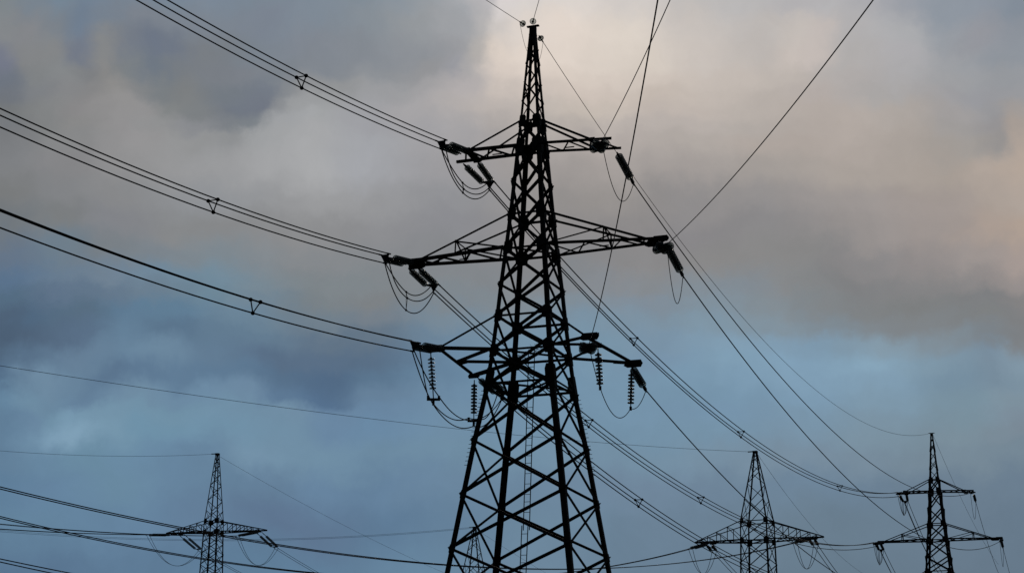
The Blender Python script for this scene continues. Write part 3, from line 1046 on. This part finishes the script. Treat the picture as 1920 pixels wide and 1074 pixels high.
for tier in 'UML':
    x, y, z, dz, sag, tsp = NEAR_L[tier]
    tn = TIER[tier]
    P = ml(x, y, z)
    Q = P + dn * 90 + Vector((0, 0, dz))
    ax = slope_dir(P, Q, sag)
    e = ax.cross(Vector((0, 0, 1))).normalized()
    ends = tension_set([P - e * 0.22, P + e * 0.22], ax, f'pair of glass strings holding the {tn} bundle beyond the left arm tip', 'glass insulators on the tallest pylon', link=0.35, yoke_len=0.4, roll=ROLL[tier])
    nearends = ends
    off = [v - sum(ends, Vector()) / 3 for v in ends]
    C0 = sum(ends, Vector()) / 3
    for i in range(3):
        wire('conductor', hang(C0 + off[i], Q + off[i], sag * (0.98 if i < 2 else 1.0), 60), R_NEAR,
             f'{POS3[i]} cable of the {tn} three-cable bundle running off to the left', 'bundled cables left of the tallest pylon')
    spacer([at_t(C0 + off[i], Q + off[i], sag * (0.98 if i < 2 else 1.0), tsp) for i in range(3)],
           f'black triangular spacer on the {tn} bundle left of the tallest pylon', 'bundle spacers')
    # far side
    A, B, fsag, tss = FAR_L[tier]
    A, B = ml(*A), ml(*B)
    E = fl(*END_L[tier])
    mid = (A + B) / 2
    ax2 = slope_dir(mid, E, fsag)
    ends2 = tension_set([A, B], ax2, f'pair of drooping glass strings under the {tn} left arm, pointing away to the right', 'glass insulators on the tallest pylon', link=0.30)
    C2 = sum(ends2, Vector()) / 3
    off2 = [v - C2 for v in ends2]
    # far pylon: its near strings
    axf = slope_dir(E, C2, fsag)
    ef = axf.cross(Vector((0, 0, 1))).normalized()
    endsF = tension_set([E - ef * 0.2, E + ef * 0.2], axf, f'distant insulator pair at the {tn} left arm tip of the right-edge pylon, camera side',
                        'insulators on the right-edge pylon', detail=False)
    CF = sum(endsF, Vector()) / 3
    offF = [v - CF for v in endsF]
    order = [1, 0, 2]
    for i in range(3):
        wire('conductor', hang(C2 + off2[i], CF + offF[order[i]], fsag, 60), R_FAR,
             f'{POS3[i]} cable of the {tn} bundle sagging from the tallest pylon to the right-edge pylon', 'bundled cables between the two pylons')
    for j, t in enumerate(tss):
        spacer([at_t(C2 + off2[i], CF + offF[order[i]], fsag, t) for i in range(3)],
               f'{["first", "second", "third"][j]} spacer from the tallest pylon on the {tn} bundle to the right', 'bundle spacers')
    # onward from the far pylon
    A3, B3_ = fl(*FAR_L[tier][0]), fl(*FAR_L[tier][1])
    m3 = (A3 + B3_) / 2
    Q3 = m3 + u3 * 90
    ax3 = slope_dir(m3, Q3, 4.2)
    ends3 = tension_set([A3, B3_], ax3, f'distant drooping insulator pair under the {tn} left arm of the right-edge pylon', 'insulators on the right-edge pylon', detail=False)
    C3 = sum(ends3, Vector()) / 3
    for i in range(3):
        wire('conductor', hang(ends3[i], Q3 + (ends3[i] - C3), 4.0, 40), R_FAR,
             f'{POS3[i]} cable of the {tn} bundle leaving the right-edge pylon towards the horizon', 'bundled cables behind the right-edge pylon')
    # jumpers
    if tier != 'L':
        js = JUMP_SAG[tier]
        for i in range(3):
            wire('jumper', hang(ends[i], ends2[order[i]], js[i], 24, LOOP[i]), R_NEAR * 0.9,
                 f'{POS3[i]} loop of the three slack cables hanging below the {tn} left arm', 'jumper loops on the tallest pylon')
        spacer([hang(ends[i], ends2[order[i]], js[i], 24, LOOP[i])[11] for i in range(3)], f'small spacer on the slack loops below the {tn} left arm', 'bundle spacers', 0.012, 0.05)
        for i in range(3):
            wire('jumper', hang(endsF[i], ends3[i], 1.7 if i < 2 else 1.4, 16), R_FAR * 0.8,
                 f'{POS3[i]} slack loop below the {tn} left arm of the right-edge pylon', 'jumper loops on the right-edge pylon')
    else:
        t1, b1 = ml(-3.52, -2.28, 17.80), ml(-3.50, -1.95, 15.95)
        t2, b2 = ml(-3.72, 2.98, 17.80), ml(-3.72, 2.98, 16.0)
        ed = (b2 - b1)
        ed.z = 0
        ee = Vector((1, 0, 0))
        hanging_set(t1, b1, 'upright black disc string hanging from the outer corner of the lower left arm', 'glass insulators on the tallest pylon', 9, True, ee)
        hanging_set(t2, b2, 'upright black disc string hanging beside the left leg below the lower arm', 'glass insulators on the tallest pylon', 9, True, ee)
        hold = [Vector((-0.22, 0, 0.12)), Vector((0.22, 0, 0.12)), Vector((0, 0, -0.22))]
        for i in range(3):
            path = hang(ends[i], b1 + hold[i], 0.18, 12)[:-1] + hang(b1 + hold[i], b2 + hold[i], 0.42, 16)[:-1] + hang(b2 + hold[i], ends2[order[i]], 0.45, 14)
            wire('jumper', path, R_NEAR * 0.9, f'{POS3[i]} slack cable looping under the lower left arm through both disc strings', 'jumper loops on the tallest pylon')

# ---- right circuit: single cables
NEAR_R = {'U': ((3.0, -0.45, 26.33), -2.76, -6.0, 1.96), 'M': ((5.5, -0.05, 21.85), -3.31, -4.0, 2.35), 'L': ((3.08, -2.12, 17.42), 0.64, 0.0, 2.54)}
FARR = {'U': ((3.44, 0.95, 26.66), 4.45, (3.55, -0.3, 26.7)), 'M': ((5.70, 0.38, 22.16), 4.5, (5.85, 0.0, 22.2)), 'L': ((3.38, 2.95, 17.84), 4.4, (3.3, -2.1, 17.8))}
for tier in 'UML':
    tn = TIER[tier]
    a, azd, dz, sag = NEAR_R[tier]
    P = ml(*a)
    d = Vector((-math.sin(R(azd)), -math.cos(R(azd)), 0))
    Q = P + d * 80 + Vector((0, 0, dz))
    ax = slope_dir(P, Q, sag)
    e = ax.cross(Vector((0, 0, 1))).normalized()
    if e.x < 0:
        e = -e
    c = P
    nend = tension_set([c - e * 0.25, c + e * 0.25], ax, f'two round glass discs seen end-on under the {tn} right arm', 'glass insulators on the tallest pylon', conductors=1, spread=0.5, hanger=0.34)[0]
    wire('conductor', hang(nend, Q, sag, 60), R_NEAR * 0.6, f'single cable rising from the {tn} right arm to the top of the picture', 'single cables above the right arms')
    b, fsag, fe = FARR[tier]
    Bp, E = ml(*b), fl(*fe)
    ax2 = slope_dir(Bp, E, fsag)
    ax2 = (ax2 + Vector((0, 0, -0.15))).normalized()      # the light single cable lets the heavy string droop
    fend = tension_set([Bp], ax2, f'single glass string sloping down to the right from the {tn} right arm tip', 'glass insulators on the tallest pylon', ndisc=11 if tier != 'L' else 9, single=True)[0]
    axf = slope_dir(E, fend, fsag)
    ef = tension_set([E], axf, f'distant insulator string at the {tn} right arm of the right-edge pylon, camera side', 'insulators on the right-edge pylon', detail=False, single=True)[0]
    wire('conductor', hang(fend, ef, fsag, 60), R_FAR * 0.9, f'single cable sagging from the {tn} right arm to the right-edge pylon', 'single cables between the two pylons')
    B3p = fl(*b)
    Q3 = B3p + u3 * 90
    e3 = tension_set([B3p], slope_dir(B3p, Q3, 4.6), f'distant drooping string below the {tn} right arm tip of the right-edge pylon', 'insulators on the right-edge pylon', detail=False, single=True)[0]
    wire('conductor', hang(e3, Q3, 4.5, 40), R_FAR * 0.8, f'single cable leaving the {tn} right arm of the right-edge pylon downwards', 'single cables behind the right-edge pylon')
    wire('jumper', hang(ef, e3, 2.0, 16), R_FAR * 0.6, f'thin slack loop below the {tn} right arm of the right-edge pylon', 'jumper loops on the right-edge pylon')
    if tier != 'L':
        wire('jumper', hang(nend, fend, 1.55 if tier == 'U' else 1.75, 24), R_NEAR * 0.6, f'single slack loop below the {tn} right arm of the tallest pylon', 'jumper loops on the tallest pylon')
    else:
        m = Vector(ml(3.02, -2.10, 17.95)).lerp(ml(3.44, 2.88, 17.95), 0.3)
        t1, b1 = m + Vector((-0.1, 0, -0.1)), m + Vector((-0.02, 0, -1.72))
        t2, b2 = ml(3.42, 2.80, 17.72), ml(3.36, 2.80, 16.05)
        hanging_set(t1, b1, 'upright black disc string hanging inside the lower right arm', 'glass insulators on the tallest pylon', 9)
        hanging_set(t2, b2, 'upright black disc string at the outer end of the lower right arm', 'glass insulators on the tallest pylon', 9)
        path = hang(nend, b1, 0.12, 12)[:-1] + hang(b1, b2, 0.75, 20)[:-1] + hang(b2, fend, 0.28, 12)
        wire('jumper', path, R_NEAR * 0.65, 'single slack cable looping under the lower right arm through both disc strings', 'jumper loops on the tallest pylon')


# ---- earth wires of the two anchor towers
def peak_disc(p, d, label):
    root = empty('earth_wire_insulator', p)
    tag(root, label, 'insulator', 'glass insulators on the tallest pylon')
    d = Vector(d).normalized()
    k = MB()
    k.tube([Vector(), d * 0.14], 0.025, 6)
    k.tube([d * 0.24, d * 0.5], 0.03, 6)
    k.build('link', M_IRON, root)
    add_disc(root, d * 0.14, d)
    return Vector(p) + d * 0.5


def earth(P, Q, sag, label, dl, n=60, r=R_EARTH):
    d = slope_dir(P, Q, sag)
    s = peak_disc(P, d, dl) if dl else Vector(P)
    return wire('earth_wire', hang(s, Q, sag, n), r, label, 'thin earth wires'), s


P = ml(-0.30, -0.2, 32.55)
d = Vector((-math.sin(R(27)), -math.cos(R(27)), 0))
_, s1 = earth(P, P + d * 80 + Vector((0, 0, 0.1)), 1.9, 'thin wire from the pylon tip rising to the upper left', 'left one of two round glass discs at the tip of the tallest pylon')
P = ml(0.05, -0.2, 32.6)
d = Vector((-math.sin(R(-4.5)), -math.cos(R(-4.5)), 0))
earth(P, P + d * 80 + Vector((0, 0, -4)), 1.0, 'thin wire from the pylon tip rising steeply to the top edge', 'right one of two round glass discs at the tip of the tallest pylon')
P, Q = ml(0.2, 0.2, 32.15), fl(-0.1, -0.2, 32.5)
_, s3 = earth(P, Q, 5.39, 'thin wire sagging from the tallest tip to the tip of the right-edge pylon', 'small disc just below the tip of the tallest pylon on its right side')
wire('earth_jumper', hang(s1, ml(-0.2, 0.0, 31.3), 0.25, 16), 0.008, 'thin curled wire hanging left of the tip of the tallest pylon', 'thin earth wires')
wire('earth_jumper', hang(s3, ml(0.22, 0.0, 30.9), 0.25, 16), 0.008, 'thin curled wire hanging right of the tip of the tallest pylon', 'thin earth wires')
P = fl(0.1, 0.2, 32.4)
earth(P, P + u3 * 90 + Vector((0, 0, -2.5)), 1.1, 'faint thin wire dropping to the right from the tip of the right-edge pylon', None)

# ---- crossing line: the stout pylon (right) to a tower out of the frame at left
l3 = lambda x, y, z: local(B3, R3, (x, y, z))
l1 = lambda x, y, z: local(B1, R1, (x, y, z))
b3 = R(53.7)
d3 = Vector((-math.cos(b3), -math.sin(b3), 0))
d3f = Vector((math.sin(R(18)), math.cos(R(18)), 0))
for key, att, dz, sag, fat, nm, fsag in (('L', (-4.55, -0.6, 20.52), -2.65, 5.39, (-4.45, 0.15, 20.5), 'left', 2.6), ('R', (4.7, -0.6, 20.55), -4.75, 4.28, (4.9, -0.4, 20.5), 'right', 2.4)):
    P = l3(*att)
    Q = P + d3 * 100 + Vector((0, 0, dz))
    ax = slope_dir(P, Q, sag)
    e = ax.cross(Vector((0, 0, 1))).normalized()
    ends = tension_set([P - e * 0.22, P + e * 0.22], ax, f'long insulator pair lying along the {nm} arm of the stout pylon', 'insulators on the stout pylon', ndisc=14, detail=False, conductors=2)
    for i in range(2):
        wire('conductor', hang(ends[i], Q + (ends[i] - (ends[0] + ends[1]) / 2), sag, 70), R_FAR,
             f'{["first", "second"][i]} cable of the pair sagging left from the {nm} arm of the stout pylon', 'cable pairs crossing behind the tallest pylon')
    F = l3(*fat)
    QF = F + d3f * 90
    axf = slope_dir(F, QF, fsag)
    ef = axf.cross(Vector((0, 0, 1))).normalized()
    fends = tension_set([F - ef * 0.22, F + ef * 0.22], axf, f'short dark insulator pair hanging off the {nm} arm of the stout pylon', 'insulators on the stout pylon', ndisc=10, detail=False, conductors=2)
    for i in range(2):
        wire('conductor', hang(fends[i], QF + (fends[i] - (fends[0] + fends[1]) / 2), fsag, 40), R_FAR,
             f'{["first", "second"][i]} cable leaving the {nm} arm of the stout pylon down to the right', 'cable pairs behind the stout pylon')
        wire('jumper', hang(ends[i], fends[i], 2.1, 20), R_FAR * 0.75, f'{["first", "second"][i]} slack loop below the {nm} arm of the stout pylon', 'jumper loops on the stout pylon')
P = l3(-0.35, 0, 28.5)
earth(P, P + d3 * 100 + Vector((0, 0, -8.23)), 1.17, 'thin wire from the tip of the stout pylon running to the left edge', None, 70, 0.013)
P = l3(0.15, 0, 28.35)
earth(P, P + d3f * 90 + Vector((0, 0, -2)), 1.7, 'faint wire dropping to the right from the tip of the stout pylon', None, 40)
# third phase, on the lower tier below the frame
for i, (z1, sg) in enumerate(((13.71, 3.95), (13.87, 4.35))):
    wire('conductor', hang(l3(0.6, -1.6, 15.2), Vector((-37.88, 67.70, z1)), sg, 60), R_FAR,
         f'{["upper", "lower"][i]} cable of the pair crossing the bottom left corner', 'cable pairs crossing behind the tallest pylon')

# ---- the slender pylon at lower left
b1_ = R(57.7)
d1 = Vector((-math.cos(b1_), -math.sin(b1_), 0))
d1f = Vector((math.sin(R(25)), math.cos(R(25)), 0))
for key, att, dz, sag, fat, nm in (('L', (-4.6, -0.3, 23.5), 0.22, 2.72, ((-3.55, -0.4, 23.5), (-2.95, -0.35, 23.5)), 'left'), ('R', (4.9, -0.4, 23.5), 0.0, 3.0, ((4.7, -0.4, 23.5), (5.3, -0.35, 23.5)), 'right')):
    P = l1(*att)
    Q = P + d1 * 100 + Vector((0, 0, dz))
    ax = slope_dir(P, Q, sag)
    if key == 'R':
        ax = (ax + Vector((0, 0, -0.12))).normalized()
    e = ax.cross(Vector((0, 0, 1))).normalized()
    ends = tension_set([P - e * 0.25, P + e * 0.25], ax, f'long insulator pair stretched left from the {nm} arm of the slender pylon', 'insulators on the slender pylon', ndisc=16, detail=False, conductors=2)
    for i in range(2):
        wire('conductor', hang(ends[i], Q + (ends[i] - (ends[0] + ends[1]) / 2), sag, 60), R_FAR * 0.8,
             f'{["first", "second"][i]} cable of the flat pair running left from the {nm} arm of the slender pylon', 'cable pairs left of the slender pylon')
    A, B = l1(*fat[0]), l1(*fat[1])
    m = (A + B) / 2
    QF = m + d1f * 90 + Vector((0, 0, -0.8))
    axf = slope_dir(m, QF, 8.0)
    fends = tension_set([A, B], axf, f'long drooping insulator pair below the {nm} arm of the slender pylon', 'insulators on the slender pylon', ndisc=15, detail=False, conductors=2, link=0.9, spread=0.6)
    for i in range(2):
        wire('conductor', hang(fends[i], QF + (fends[i] - (fends[0] + fends[1]) / 2), 5.0, 40), R_FAR * 0.8,
             f'{["first", "second"][i]} cable leaving the {nm} arm of the slender pylon down to the right', 'cable pairs behind the slender pylon')
        wire('jumper', hang(ends[i], fends[i], 2.2, 20), R_FAR * 0.7, f'{["first", "second"][i]} slack loop below the {nm} arm of the slender pylon', 'jumper loops on the slender pylon')
P = l1(-0.35, 0, 31.45)
earth(P, P + d1 * 100 + Vector((0, 0, -0.84)), 4.6, 'thin wire from the tip of the slender pylon running level to the left edge', None)
P = l1(0.2, 0, 31.2)
earth(P, P + d1f * 90 + Vector((0, 0, -9.0)), 1.6, 'faint thin wire dropping to the right from the tip of the slender pylon', None)
# farthest pylon
P = local((-4.15, 201.0), R(-20), (-0.3, 0, 28.5))
Q = l1(-40, 40, 31)
for i in range(2):
    wire('earth_wire', hang(P + Vector((0, 0, -0.12 * i)), Vector((-75.0, 190.0, 28.3 - 0.15 * i)), 2.2, 50), 0.014,
         f'{["upper", "lower"][i]} faint wire running left from the tip of the farthest pylon', 'thin earth wires')
P = local((-4.15, 201.0), R(-20), (0.3, 0, 28.2))
wire('earth_wire', hang(P, P + Vector((35, 75, -8)), 1.5, 30), 0.012, 'faint wire dropping to the right from the tip of the farthest pylon', 'thin earth wires')
